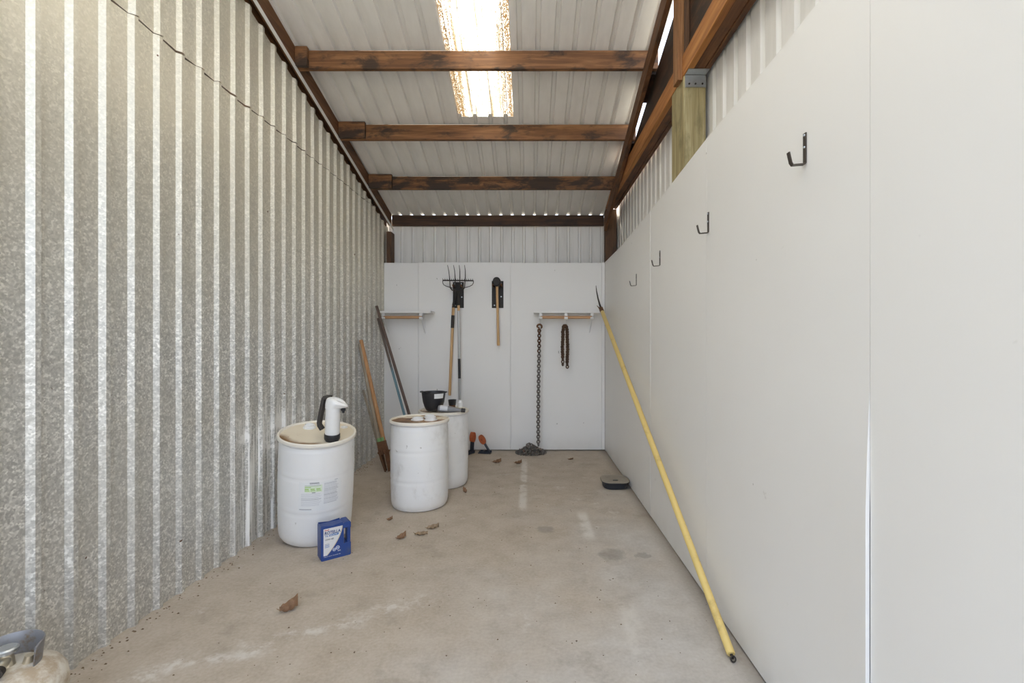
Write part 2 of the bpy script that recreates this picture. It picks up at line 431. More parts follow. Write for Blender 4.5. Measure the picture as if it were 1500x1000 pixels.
# left galvanized wall
wl=bpy.data.objects.new('wall_left',None); C.objects.link(wl); struct(wl)
pr=prof(-1.2,6.36,.1545,1.884,.018,.022,.021)
LAP=3.072
def wallsheet(name, zb, zt, off):
    b=MB(); vs=[]; fs=[]; k=len(pr)
    for (y,d) in pr: vs.append((LX(y)+d+off(y),y,zb(y)))
    for (y,d) in pr: vs.append((LX(y)+d,y,zb(y)+.25 if zt(y)>zb(y)+.5 else zb(y)+.2))
    for (y,d) in pr: vs.append((LX(y)+d,y,zt(y)))
    for i in range(k-1):
        for r in (0,1): fs.append([r*k+i,r*k+i+1,(r+1)*k+i+1,(r+1)*k+i])
    b.add(vs,fs); return b.build(name,M['galv'],wl,recalc=False,angle=20,solid=.0008)
rr=random.Random(3); gaps={}
def gap(y):
    k=round(y/.077); 
    if k not in gaps: gaps[k]=rr.choice([.0015,.002,.003,.005])
    return gaps[k]
zj={}
def lapz(y):
    k=round(y/.05)
    if k not in zj: zj[k]=rr.uniform(-.006,.006)
    return LAP+zj[k]
cz={}
def crack(y):
    k=round(y/.052)
    if k not in cz: cz[k]=rr.choice([.003,.004,.006,.008,.012])
    return cz[k]
wallsheet('lower_sheet',lambda y:0.0,lambda y:min(lapz(y)-crack(y)*(1 if y<4.2 else .5),TZ(y)-.03),lambda y:0)
# upper sheet laps over the lower one
b=MB(); vs=[]; fs=[]; k=len(pr)
for (y,d) in pr: vs.append((LX(y)+d+.0015+gap(y),y,lapz(y)))
for (y,d) in pr: vs.append((LX(y)+d+.0015,y,(lapz(y)+max(TZ(y)-.03,lapz(y)+.004))/2))
for (y,d) in pr: vs.append((LX(y)+d+.0015,y,max(TZ(y)-.03,lapz(y)+.004)))
for i in range(k-1):
    if pr[i][0]>5.80: continue
    for r in (0,1): fs.append([r*k+i,r*k+i+1,(r+1)*k+i+1,(r+1)*k+i])
b.add(vs,fs); b.build('upper_sheet',M['galv'],wl,recalc=False,angle=20,solid=.0008)

def slopebar(xa,xb,za,zb,y0,y1,mb):
    # xa(Y),xb(Y) horizontal limits; za(Y),zb(Y) vertical limits
    s=[]
    for Y in (y0,y1): s.append([(xa(Y),Y,za(Y)),(xb(Y),Y,za(Y)),(xb(Y),Y,zb(Y)),(xa(Y),Y,zb(Y))])
    return mb.sec(*s)
b=MB()
slopebar(lambda Y:LX(Y)+.062,lambda Y:LX(Y)+.068,lambda Y:TZ(Y)-.030,lambda Y:TZ(Y)+.006,-.6,6.36,b)
struct(b.build('trim_1',M['siding']))

# back metal siding above the boards + its white corner angle
b=MB(); p=prof(-1.93,1.2,.1496,-1.735,.010,.022,.026); vs=[];k=len(p)
for z in (0,1):
    for (x,d) in p: vs.append((x,6.345+d,0 if z==0 else (3.3 if x>1.062 else RZ(6.33)-.03)))
b.add(vs,[[i,i+1,k+i+1,k+i] for i in range(k-1)])
struct(b.build('wall_back',M['siding'],recalc=False,angle=20,solid=.001))
b=MB(); b.box((-1.853,6.315,2.2),(-1.832,6.332,2.98)); struct(b.build('trim_2',M['siding']))
# right siding
b=MB(); p=prof(-1.0,6.36,.1525,1.10,.016,.022,.018); vs=[];k=len(p)
for z in (0,1):
    for (y,d) in p: vs.append((1.165+d,y,0 if z==0 else max(RZ(y)-.25,3.27)))
b.add(vs,[[i,i+1,k+i+1,k+i] for i in range(k-1)])
struct(b.build('wall_right_siding',M['siding'],recalc=False,angle=20,solid=.001))

# white boards on the back wall
wb=bpy.data.objects.new('wall_back_boards',None); C.objects.link(wb); struct(wb)
xs=[-1.893,-1.437,-.240,.945,.985]
for i in range(4):
    b=MB(); b.box((xs[i]+.001,6.12,.014),(xs[i+1]-.001,6.132,2.441+(.004 if i%2 else 0)))
    b.build('board',M['panel'],wb,bevel=.0012)
# white boards on the right wall, tops rising toward the front
wr=bpy.data.objects.new('wall_right',None); C.objects.link(wr); struct(wr)
def PT(Y):
    pts=[(-1.2,2.62),(1.6,2.591),(1.86,2.571),(2.62,2.555),(3.84,2.483),(4.96,2.444),(6.13,2.449)]
    for (a,za),(c,zc) in zip(pts,pts[1:]):
        if a<=Y<=c: return za+(zc-za)*(Y-a)/(c-a)
    return 2.5
ys=[-1.15,.14,1.359,2.614,3.818,4.94,6.119]
PX=.985
for i in range(6):
    b=MB(); y0,y1=ys[i]+.0016,ys[i+1]-.0016; N=8; M_=14; vs=[]; fs=[]
    def bow(y,z):
        # near edge of the third board has sprung away from the studs low down
        if i!=2: return .0018*math.sin(i*2.1)
        e=max(0,1-(y-y0)/.32); t=max(0,min(1,(1.38-z)/.45)); t=t*t*(3-2*t)
        return .0135*t*e*e
    for s in (0,1):
        for j in range(N+1):
            for q in range(M_+1):
                y=y0+(y1-y0)*j/N; z=.014+(PT(y)-.014)*q/M_
                vs.append((PX-bow(y,z)+.012*s,y,z))
    K=(N+1)*(M_+1)
    for s in (0,1):
        for j in range(N):
            for q in range(M_):
                a=s*K+j*(M_+1)+q; fs.append([a,a+1,a+M_+2,a+M_+1])
    for j in (0,N):
        for q in range(M_):
            a=j*(M_+1)+q; fs.append([a,a+1,K+a+1,K+a])
    for q in (0,M_):
        for j in range(N):
            a=j*(M_+1)+q; fs.append([a,a+M_+1,K+a+M_+1,K+a])
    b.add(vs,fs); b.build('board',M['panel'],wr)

# ------------------------------------------------------------------ roof timbers
G='roof purlins'
specs=[(3.875,'roof purlin nearest the viewer, crossing under the skylight sheet',-1.80,0),
       (4.685,'streaked roof purlin just past the end of the skylight sheet',-1.614,1),
       (5.49,'dark-blotched roof purlin, last before the back wall purlin',-1.585,2),
       (6.30,'dark brown purlin along the top of the back wall siding',None,3)]
for (Y,lab,xb,i) in specs:
    t=thing('roof_purlin',lab,'beam',(-.4,Y,RZ(Y)-.14),group=G)
    x0=LX(Y)+.062; x1=1.058 if i<3 else .998
    zt=RZ(Y)-.002-(.005 if i==3 else 0.004)
    h=.15 if i<3 else .142
    b=MB(); b.M=Matrix.Translation(-t.location)
    b.box((x0,Y-.02,zt-h),(x1,Y+.02,zt)); b.build('timber',M['purlin'][i],t,bevel=.003)
    if xb:
        b=MB(); b.M=Matrix.Translation(-t.location)
        b.box((x0,Y-.06,zt-h+.004),(xb,Y-.0205,zt+.004+.008)); b.build('splice_block',M['purlin'][2],t,bevel=.003)
# left rafter
b=MB(); slopebar(lambda Y:LX(Y)+.024,lambda Y:LX(Y)+.060,lambda Y:TZ(Y)+.005,lambda Y:RZ(Y)-.004,-.6,6.275,b)
slopebar(lambda Y:LX(Y)-.042,lambda Y:LX(Y)-.004,lambda Y:TZ(Y)-.10,lambda Y:RZ(Y)-.004,-.6,6.275,b)  # added board behind the sheets, keeps daylight out and the top gap dark
o=b.build('left_rafter',M['rafter'],bevel=.003); o.name='sloping_rafter'
rebase(o,(-1.95,2.5,4.0))
b=MB(); slopebar(lambda Y:LX(Y)-.06,lambda Y:LX(Y)-.010,lambda Y:LAP-.07,lambda Y:LAP+.07,-.6,5.85,b)  # added dark backing so the lap slit reads dark, without daylight
struct(b.build('wall_left_backing',M['rafter_dark'])); tag(o,'brown sloping rafter above the galvanized wall on the left','beam','roof rafters')
# right rafters
def RA(Y): return .925+(Y-3.4)*.017
b=MB(); slopebar(lambda Y:RA(Y),lambda Y:RA(Y)+.038,lambda Y:RZ(Y)-.165-.15,lambda Y:RZ(Y)-.165,.8,6.11,b)
o=rebase(b.build('sloping_rafter',M['rafter'],bevel=.003),(.95,3,3.8)); tag(o,'reddish sloping rafter above the right wall, the inner of two','beam','roof rafters')
b=MB(); slopebar(lambda Y:1.045,lambda Y:1.085,lambda Y:3.29,lambda Y:RZ(Y)-.172,.8,5.03,b)
o=rebase(b.build('sloping_rafter',M['rafter_dark'],bevel=.003),(1.06,3,3.8)); tag(o,'dark sloping rafter behind the reddish one over the right wall','beam','roof rafters')
for (ya,yb) in ((3.90,4.20),(4.71,5.02),(5.26,5.466)):
    bb=MB(); slopebar(lambda Y:1.002,lambda Y:1.058,lambda Y:max(RZ(Y)-.170,3.29),lambda Y:RZ(Y)-.006,ya,yb,bb)
    q=bb.build('blocking',M['rafter_dark'],o,bevel=.002); q.data.transform(Matrix.Translation(-o.location))
# header beam
t=thing('header_beam','orange-brown horizontal beam resting on the post above the white right wall','beam',(1.06,3,3.147))
b=MB(); b.M=Matrix.Translation(-t.location); b.box((.998,.6,3.147),(1.040,6.14,3.287)); b.build('inner_plank',M['beam'],t,bevel=.003)
b=MB(); b.M=Matrix.Translation(-t.location); b.box((1.0405,.6,3.149),(1.107,6.14,3.28)); b.build('middle_plank',M['beam_dark'],t,bevel=.003)
b=MB(); b.M=Matrix.Translation(-t.location); b.box((1.110,.6,3.145),(1.143,6.14,3.28)); b.build('outer_plank',M['beam_dark'],t,bevel=.003)
# posts
t=thing('wooden_post','greenish treated wooden post with steel bracket above the white right wall','post',(1.07,3.17,0))
b=MB(); b.M=Matrix.Translation(-t.location); b.box((1.0,3.04,.0),(1.141,3.30,3.146)); b.build('post',M['post'],t,bevel=.004)
b=MB(); b.M=Matrix.Translation(-t.location); b.mat(M['zinc'])
b.box((1.005,3.030,3.065),(1.139,3.0395,3.14)); b.box((1.005,2.965,3.1425),(1.139,3.0395,3.1460))
b.mat(M['dark_steel'])
for xx in (1.03,1.07,1.115): b.tube([(xx,3.031,3.085),(xx,3.026,3.085)],.006,8)
b.build('steel_bracket',None,t)
b=MB(); b.box((1.009,3.06,3.29),(1.0435,3.28,3.86)); o=rebase(b.build('post_stub',M['post_dark'],bevel=.004),(1.07,3.17,3.29))  # upper end of the post; its shade is put into the wood color
tag(o,'post end colored dark for shade, standing on the beam beside the pale stud, right side','post')
b=MB(); b.box((1.0,6.142,.0),(1.142,6.282,3.146)); o=rebase(b.build('corner_post',M['post_dark'],bevel=.004),(1.07,6.2,0)); tag(o,'dark post in the back right corner under the beams','post')
b=MB(); b.box((-1.862,6.15,.0),(-1.80,6.30,2.855)); o=rebase(b.build('corner_post',M['post_dark'],bevel=.004),(-1.83,6.2,0)); tag(o,'narrow brown post in the back left corner above the white boards','post')
b=MB(); b.box((.966,3.066,3.13),(.985,3.156,4.2)); b.box((.9855,3.066,3.13),(1.0,3.156,4.2)); b.box((1.0,3.066,3.289),(1.008,3.156,3.9)); o=rebase(b.build('wall_stud',M['stud'],bevel=.002),(.99,3.11,3.13))
tag(o,'pale vertical stud beside the orange beam under the roof','post')

# ------------------------------------------------------------------ wall hooks
def hook(px, py0, py1, label, Yd):
    u=px-VX; Y=PX*F/u; z1=CH-(py0-VY)*Y/F; z0=CH-(py1-VY)*Y/F
    L=z1-z0
    t=thing('wall_hook',label,'hook',(PX,Y,z0),group='steel hooks on the right wall')
    b=MB(); w=.017
    b.ribbon([(-.0025,0,L),(-.0025,0,.004),(-.006,0,.0005),(-.050,-.004,-.004),(-.056,-.005,.004),(-.066,-.008,.040)],w,.004,(0,1,0))
    b.build('strap',M['hook_steel'],t)
    for q in (.93,.55):
        s=MB(); s.tube([(-.004,0,L*q),(-.0075,0,L*q)],[.005,.0035],10); s.build('screw',M['zinc'],t)
hook(1180,195,241,'largest and nearest flat steel J hook on the white right wall',0)
hook(1038,311,341,'second nearest steel J hook on the white right wall',0)
hook(967,367,389,'third nearest steel J hook on the right wall, just past the caulked seam',0)
hook(932.5,401,418,'farthest and smallest steel J hook, near the back right corner',0)

# ------------------------------------------------------------------ drums
R=.245
def drum(name, label, px, Y, i, rot=(0,0,0), z=0, sx=1, sz=1):
    X=(px-VX)*Y/F
    t=thing(name,label,'drum',(X,Y,z),rot,'white plastic drums')
    t.scale=(sx,sx,sz)
    b=MB()
    pf=[(0,.004),(.175,.004),(.205,0),(.222,.006),(.233,.024),(.2375,.05)]
    for q in range(49):
        z_=.06+.62*q/48
        r_=.2445-.0065*abs((z_-.38)/.32)**2.2
        for zg in (.243,.489): r_-=.0030*math.exp(-((z_-zg)/.0085)**2)-.0012*math.exp(-((z_-zg-.022)/.01)**2)
        pf.append((r_,z_))
    pf+=[(.2335,.695),(.2345,.706),(.246,.710),(.2505,.716),(.252,.726),(.250,.738),(.246,.742),(.239,.741),(.2345,.733),(.233,.728)]
    b.lathe(pf,72); b.build('body',M['barrel'][i],t)
    b=MB(); b.lathe([(.2345,.731),(.21,.7305),(.10,.7300),(0,.7300)],48); b.build('lid',M['lid'][i],t)
    return t
def bung(t, x, y, r=.036, h=.022, m=None):
    b=MB(); b.M=Matrix.Translation((x,y,.7300))
    b.lathe([(r*1.25,0),(r*1.25,.006),(r,.008),(r,h),(r*.86,h+.003),(r*.8,h-.004),(0,h-.004)],24)
    b.box((-r*.7,-.005,h-.005),(r*.7,.005,h+.004))
    b.build('bung_cap',m or M['white'],t)
d1=drum('plastic_drum','white plastic drum by the galvanized wall with hand pump and printed label',462,3.48,0,(math.radians(8),math.radians(5.0),0),.036,1.035,1.02)
bung(d1,-.10,.09,.034); bung(d1,.12,.155,.02,.006)
d2=drum('plastic_drum','middle white plastic drum with rusty brown stained lid',615,4.145,1,(0,0,0),0,1.02,1.012)
bung(d2,-.015,-.02,.045,.02); bung(d2,.06,.12,.04,.018); bung(d2,.10,-.03,.045,.030)
d3=drum('plastic_drum','farthest white plastic drum with a black bowl and bottle on top',650,4.73,2)
# printed label wrapped on the first drum
def onb(a,z,o=.0008):
    r=.2455+o
    return (r*math.sin(a),-r*math.cos(a),z)
lab=MB()
a0,a1=math.radians(-1),math.radians(62); 
def lb(u,v,o=.0008,sl=.0): return onb(a0+(a1-a0)*u,.275+.205*v,o)
lab.mat(M['paper']); lab.grid(24,4,lambda u,v:lb(u,v,.0006))
rl=random.Random(5)
def bar(u0,u1,v0,v1,m,o=.0012):
    lab.mat(m); lab.grid(6,1,lambda u,v:lb(u0+(u1-u0)*u,v0+(v1-v0)*v,o))
bar(.14,.53,.66,.90,M['print_palegreen'],.0010)
bar(.25,.46,.965,.985,M['print_dark']); bar(.25,.47,.93,.945,M['print'])
bar(.14,.50,.875,.89,M['print']); bar(.14,.28,.82,.845,M['print_green'])
for q in range(3):
    bar(.14+q*.13,.23+q*.13,.745,.785,M['print_green']); bar(.14+q*.13,.245+q*.13,.70,.725,M['print_green'])
bar(.30,.38,.635,.655,M['print_dark'])
v=.60
while v>.16:
    bar(.06,rl.uniform(.45,.53),v,v+.010,rl.choice([M['print'],M['print_light'],M['print_light']])); v-=.034
bar(.02,.30,.06,.085,M['print'])
v=.93
while v>.22:
    bar(.57,rl.uniform(.86,.93),v,v+.011,rl.choice([M['print_light'],M['print_light'],M['print']])); v-=.026
bar(.82,.90,.975,.99,M['print'])
o=lab.build('printed_label',None,d1,recalc=False)

# hand pump standing on the first drum
bpy.context.view_layer.update()
def on_drum(dr, x, y, z=.7302):
    return dr.matrix_world @ Vector((x,y,z))
pm=thing('drum_pump','white hand drum pump with black lever standing on the labelled drum','pump',on_drum(d1,.146,-.110),d1.rotation_euler); pm.scale=(.94,.94,1.0)
b=MB(); b.lathe([(0,0),(.046,0),(.046,.010),(.053,.012),(.055,.02),(.055,.03),(.0535,.031),(.0535,.035),(.055,.036),(.055,.048),(.053,.052),(.0,.052)],32); b.build('collar_ring',M['black'],pm)
b=MB(); b.lathe([(.050,.050),(.051,.06),(.0505,.255),(0,.255)],32); b.build('barrel_tube',M['white'],pm)
# head: rounded housing stretching to the spout side (+x)
b=MB(); N=24; rings=[]
for (z,sx,sy,cx,dr) in ((.235,.054,.053,.0,0),(.262,.072,.054,.018,0),(.275,.080,.053,.028,-.004),(.292,.070,.046,.022,-.010),(.303,.050,.034,.010,-.012),(.307,.02,.015,.0,-.012)):
    ring=[]
    for j in range(N):
        th=2*PI*j/N; cx_=math.cos(th); 
        x=cx+sx*cx_; zz=z-(max(0,cx_)**2)*.022*(1 if z>.25 else 0)
        ring.append((x,sy*math.sin(th)*(1-.35*max(0,cx_)),zz))
    rings.append(ring)
vs=[p for r_ in rings for p in r_]; fs=[]
for i in range(len(rings)-1):
    for j in range(N): fs.append([i*N+j,i*N+(j+1)%N,(i+1)*N+(j+1)%N,(i+1)*N+j])
fs.append([(len(rings)-1)*N+j for j in range(N)]); fs.append(list(range(N))[::-1])
b.add(vs,fs); b.build('pump_head',M['white'],pm)
b=MB(); b.tube([(.074,0,.252),(.075,0,.222)],[.018,.017],16); b.tube([(.076,0,.223),(.078,-.002,.205)],[.011,.008],12); b.build('spout',M['black'],pm)
b=MB(); b.ribbon([(-.030,.02,.300),(-.066,.02,.300),(-.070,.018,.292),(-.083,-.0,.20),(-.092,-.01,.125),(-.088,-.014,.108),(-.064,-.02,.082)],[.05,.05,.048,.038,.034,.034,.034],.024,(0.25,1,0)); b.build('lever',M['lever'],pm,bevel=.004)

# blue oil jug
p0=flo(470,823); p1=flo(514,811.5)
jx=(p1-p0).normalized(); jl=(p1-p0).length
ang=math.atan2(jx.y,jx.x)
jug=thing('oil_jug','blue plastic oil jug with silver label standing before the labelled drum','jug',(p0.x,p0.y,0),(0,0,ang))
H=.225; D=.095
b=MB(); JL=jl
def jf(u,v,d): return (u,d,v)
r=.016
# body outline with the hand hole at the right: built as a C of thick walls
def rr_(x0,z0,x1,z1,r,n=5):
    o=[]
    for cx,cz,a in ((x1-r,z0+r,-PI/2),(x1-r,z1-r,0),(x0+r,z1-r,PI/2),(x0+r,z0+r,PI)):
        for q in range(n+1):
            th=a+PI/2*q/n; o.append((cx+r*math.cos(th),cz+r*math.sin(th)))
    return o
hx0,hx1,hz0,hz1=JL-.046,JL-.020,.085,.185
def arc(cx,cz,r,a0,a1,n=6): return [(cx+r*math.cos(a0+(a1-a0)*q/n),cz+r*math.sin(a0+(a1-a0)*q/n)) for q in range(n+1)]
Hb=H-.006
b.prism([(hx0,0),(hx0,Hb)]+arc(.006,Hb-.006,.006,PI/2,PI)+arc(.010,.010,.010,PI,PI*1.5),0,D,jf)
b.prism([(hx0,0)]+arc(JL-.010,.010,.010,-PI/2,0)+[(JL,hz0),(hx0,hz0)],0,D,jf)
b.prism([(hx0,hz1),(JL,hz1)]+arc(JL-.012,H-.012,.012,0,PI/2)+[(hx0+.012,H),(hx0,Hb)],0,D,jf)
b.prism([(hx1,hz0),(JL,hz0),(JL,hz1),(hx1,hz1)],.012,D-.03,jf)
b.build('body',M['blue'],jug,angle=40)
# cut-open rim
b=MB()
pts=[]
for q in range(25):
    u=q/24; pts.append((.004+(hx0-.008)*u, .004, H-.012+.008*abs(u-.5)*2-.004))
b.ribbon(pts,.022,.0035,(0,0,1))
b.ribbon([(p[0],D-.004,p[2]) for p in pts],.022,.0035,(0,0,1))
b.ribbon([(.003,.004,H-.010),(.003,D-.004,H-.010)],.022,.0035,(0,0,1)); b.build('cut_rim',M['blue'],jug)
# label
lb_=MB()
def LF(o): return lambda x,z:(x,-o,z)
f0=LF(.0006)
lx0,lx1,lz0,lz1=.016,.130,.032,.207
def curve(k,off=0):
    # right edge of the silver field sweeping from lower left to upper right
    out=[]
    for q in range(k+1):
        t=q/k; out.append((lx0+.018+off+(lx1-lx0-.018)*(1-(1-t)**1.7), lz0+(lz1-lz0)*t))
    return out
def fan(pts,m,o):
    lb_.mat(m); n0=len(pts); lb_.add([LF(o)(x,z) for x,z in pts],[list(range(n0))])
for (off,m,o) in ((.006,M['jug_gold'],.0006),(0,M['jug_label'],.0009)):
    cv=curve(14,off)
    lb_.mat(m); vs=[];fs=[]
    for (x,z) in cv: vs+= [LF(o)(lx0,z),LF(o)(x,z)]
    for q in range(14): fs.append([2*q,2*q+1,2*q+3,2*q+2])
    lb_.add(vs,fs)
def T(body,size,x,z,m,o=.0014,w=None,sh=0,bold=.025):
    lb_.mat(m); lb_.text(body,size,lambda a,c:(x+a,-o,z+c),shear=sh,width=w,bold=bold)
T('Shell',.013,lx0+.006,.193,M['jug_red'],w=.028)
T('ROTELLA',.027,lx0+.005,.169,M['jug_navy'],w=.100,sh=.12,bold=.035)
lb_.mat(M['jug_blue']); lb_.add([(lx0+.034,-.0013,.153),(lx0+.090,-.0013,.153),(lx0+.098,-.0013,.166),(lx0+.034,-.0013,.166)],[[0,1,2,3]])
T('T6',.017,lx0+.008,.153,M['jug_blue'],w=.020)
T('MULTI',.009,lx0+.038,.156,M['jug_label'],.0017,w=.045)
T('15W-40',.014,lx0+.008,.130,M['print_dark'],w=.052)
for q,zz in enumerate((.105,.098,.091,.084)):
    lb_.mat(M['jug_blue'] if q else M['print']); lb_.add([(lx0+.008,-.0013,zz),(lx0+.036,-.0013,zz),(lx0+.036,-.0013,zz+.003),(lx0+.008,-.0013,zz+.003)],[[0,1,2,3]])
def disc(cx,cz,r_,m,o):
    lb_.mat(m); lb_.add([(cx+r_*math.cos(2*PI*q/20),-o,cz+r_*math.sin(2*PI*q/20)) for q in range(20)],[list(range(20))])
for (cx,cz,r_) in ((.083,.060,.0105),(.104,.068,.0125)):
    disc(cx,cz,r_,M['jug_label'],.0009); disc(cx,cz,r_*.75,M['jug_blue'],.0012)
    lb_.mat(M['jug_label']); lb_.add([(cx-r_*.5,-.0015,cz-.002),(cx+r_*.5,-.0015,cz-.002),(cx+r_*.5,-.0015,cz+.002),(cx-r_*.5,-.0015,cz+.002)],[[0,1,2,3]])
T('GAL',.010,.104,.044,M['jug_label'],w=.020)
T('HEAVY DUTY ENGINE OIL',.006,.018,.022,M['print_light'],.0008,w=.105)
lb_.build('label',None,jug,recalc=False)

# ------------------------------------------------------------------ clutter on the farthest drum
bpy.context.view_layer.update()
zt=.742
c=at(634,598,4.62)
bw=thing('plastic_bowl','black plastic bowl with pale sticker on the farthest drum','bowl',(c.x,4.66,.7425),(0,0,0))
b=MB(); N=40
pf=[(0,.0),(.062,.0),(.072,.006),(.088,.035),(.104,.085),(.112,.135),(.117,.176),(.124,.180),(.124,.184),(.114,.184),(.108,.135),(.100,.085),(.084,.037),(.066,.008),(0,.008)]
b.lathe(pf,N)
for th in (PI*.98,-.15):
    b.M=Matrix.Rotation(th,4,'Z'); b.box((.110,-.02,.178),(.133,.02,.190)); b.M=None
b.build('bowl',M['black'],bw)
b=MB(); b.grid(6,1,lambda u,v:((.1135+.0075*v)*math.sin(.25+.85*u)*1.0,-(.1135+.0075*v)*math.cos(.25+.85*u),.128+.046*v)); b.build('sticker',M['paper'],bw,recalc=False)
q=on_drum(d3,.015,-.08,.742)
bt=thing('oil_bottle','gray plastic bottle lying on the farthest drum, black cap to the right','bottle',(at(643,597,4.6).x,4.545,.778),(0,0,math.radians(-2)))
b=MB()
prof_b=[(0,.0),(.028,.004),(.034,.02),(.034,.10),(.030,.135),(.020,.185),(.015,.215),(.013,.235),(0,.235)]
b.M=Matrix.Rotation(math.radians(94),4,'Y'); b.lathe(prof_b,28); b.build('bottle',M['gray_plastic'],bt)
b=MB(); b.M=Matrix.Rotation(math.radians(94),4,'Y'); b.lathe([(0,.228),(.019,.228),(.020,.232),(.020,.262),(.017,.266),(0,.266)],20); b.build('cap',M['black'],bt)
b=MB(); b.M=Matrix.Rotation(math.radians(94),4,'Y') ; b.lathe([(.0345,.025),(.0347,.03),(.0347,.095),(.0345,.1)],16,PI*.9,PI*1.6); b.build('label',M['print_light'],bt,recalc=False)
c=at(662,589,4.78)
cp=thing('small_cup','small black cup behind the lying bottle on the farthest drum','cup',(c.x,4.80,.7425))
b=MB(); b.lathe([(0,0),(.03,0),(.033,.03),(.036,.035)],24); b.build('base',M['rust'],cp)
b=MB(); b.lathe([(0,.034),(.036,.036),(.041,.085),(.043,.088),(.039,.088),(.035,.045),(0,.044)],28); b.build('cup',M['black'],cp)
c=at(672,590,4.80)
wc=MB(); wc.lathe([(0,0),(.022,0),(.025,.05),(.018,.06),(.017,.078),(0,.078)],20); o=wc.build('white_bottle',M['white']); o.location=(c.x+.005,4.86,.7425); tag(o,'tiny white container beside the small black cup','bottle')

# ------------------------------------------------------------------ tools leaning at the left
t=thing('post_hole_digger','rusty post hole digger with two wooden handles leaning on the galvanized wall','digging tool',tuple(flo(568,690)))
P0=Vector((0,0,0))
top=Vector((-.345,.115,1.437)); dr=(top-P0).normalized(); sd=Vector((1,.1,.25)).normalized(); sd=(sd-dr*sd.dot(dr)).normalized()
for s,m,nm in ((-1,M['handle_gray'],'handle'),(1,M['handle_red'],'handle')):
    a=dr*.33+sd*.025*s; e=top*(.975 if s<0 else 1.0)+sd*.010*s
    b=MB(); b.tube([a,a.lerp(e,.5),e-dr*.01,e],[.0225,.0215,.020,.016],14); b.build(nm,m,t)
    b=MB(); b.tube([dr*.285+sd*.022*s,dr*.375+sd*.0215*s],.0245,14); b.build('green_band',M['green'],t)
nf=dr.cross(sd)
for s in (-1,1):
    b=MB()
    def blade(u,v,s=s):
        th=(u-.5)*2.6; w=.056*(1-.42*max(0,v-.35)/.65)
        return dr*(.24*(1-v))+nf*(math.sin(th)*w)+sd*s*(.004+math.cos(th)*w*.85)
    b.grid(12,10,blade); b.build('scoop_blade',M['rust'],t,solid=.004,recalc=False)
    b=MB(); b.ribbon([dr*.19+sd*.028*s,dr*.25+sd*.026*s,dr*.335+sd*.022*s],.054,.05,nf); b.build('socket',M['rust'],t,bevel=.004)
b=MB(); nf=dr.cross(sd); b.tube([dr*.215-sd*.065,dr*.215+sd*.065],.011,10); b.build('pivot_bolt',M['rust'],t)

a=flo(563,676); Yb=5.42
a=Vector((at(562,664,5.36).x,5.36,.012)); e=Vector((LX(5.46)+.045,5.40,.0)); e=at(532,571,5.40)
b=MB(); b.tube([a,e],.0135,10); o=rebase(b.build('steel_rod',M['handle_gray']),(a.x,a.y,0)); tag(o,'short thin gray rod leaning behind the post hole digger','rod')
a=Vector((-1.235,5.50,.026)); e=at(551.5,448,5.735)
b=MB(); b.tube([a,e],.0175,12); o=rebase(b.build('long_pipe',M['pipe_brown']),(a.x,a.y,0)); tag(o,'longer dark brown pipe leaning in the back left corner','pipe','long pipes in the corner')
a=Vector((-1.315,5.53,.022)); e=at(553.5,466,5.755)
b=MB(); b.tube([a,e],.015,12,cap=False); b.tube([a,e],.012,12,cap=False); o=rebase(b.build('long_pipe',M['pipe_teal']),(a.x,a.y,0)); tag(o,'thinner pipe turning teal lower down, beside the dark brown pipe','pipe','long pipes in the corner')

# ------------------------------------------------------------------ shelves
def shelf(label, x0, x1, rod0, rod1, brs, tag_, endc=None):
    z=1.775
    t=thing('wall_shelf',label,'shelf',((x0+x1)/2,6.12,z),group='white shelves on the back wall')
    b=MB(); b.M=Matrix.Translation(-t.location)
    b.box((x0,5.865,z),(x1,6.118,z+.028)); b.build('board',M['white_paint'],t,bevel=.002)
    b=MB(); b.M=Matrix.Translation(-t.location)
    b.tube([(rod0,5.90,1.722),(rod1,5.90,1.722)],.0185,16); b.build('hanging_rod',M['rod'],t)
    for x in brs:
        b=MB(); b.M=Matrix.Translation(-t.location)
        b.box((x-.008,5.875,z-.005),(x+.008,6.118,z-.0004))
        b.box((x-.008,6.112,z-.26),(x+.008,6.119,z-.004))
        b.tube([(x,5.90,1.696),(x,6.113,z-.24)],.005,8)
        b.box((x-.018,5.878,z-.036),(x+.018,5.916,z-.0005))
        b.M=Matrix.Translation(Vector((x,5.90,1.722))-t.location)@Matrix.Rotation(PI/2,4,'Y')
        b.lathe([(.0187,-.021),(.028,-.021),(.028,.021),(.0187,.021)],16,-PI*.55+PI/2-PI/2,PI*.9)
        b.build('bracket',M['white'],t)
    return t
sl=shelf('short white shelf with wooden rod on the back wall, behind leaning pipes',at(556.5,457,5.87).x,at(631,457,5.87).x,at(562,465,5.9).x,at(618,465,5.9).x,[at(562,465,5.9).x,at(617,465,5.9).x],0)
srx=[at(792,465,5.9).x,at(829,465,5.9).x,at(867,465,5.9).x]
sr=shelf('longer white shelf with wooden rod on the back wall, chains hanging below',at(782,457,5.87).x,at(881,457,5.87).x,srx[0],srx[2],srx,0)

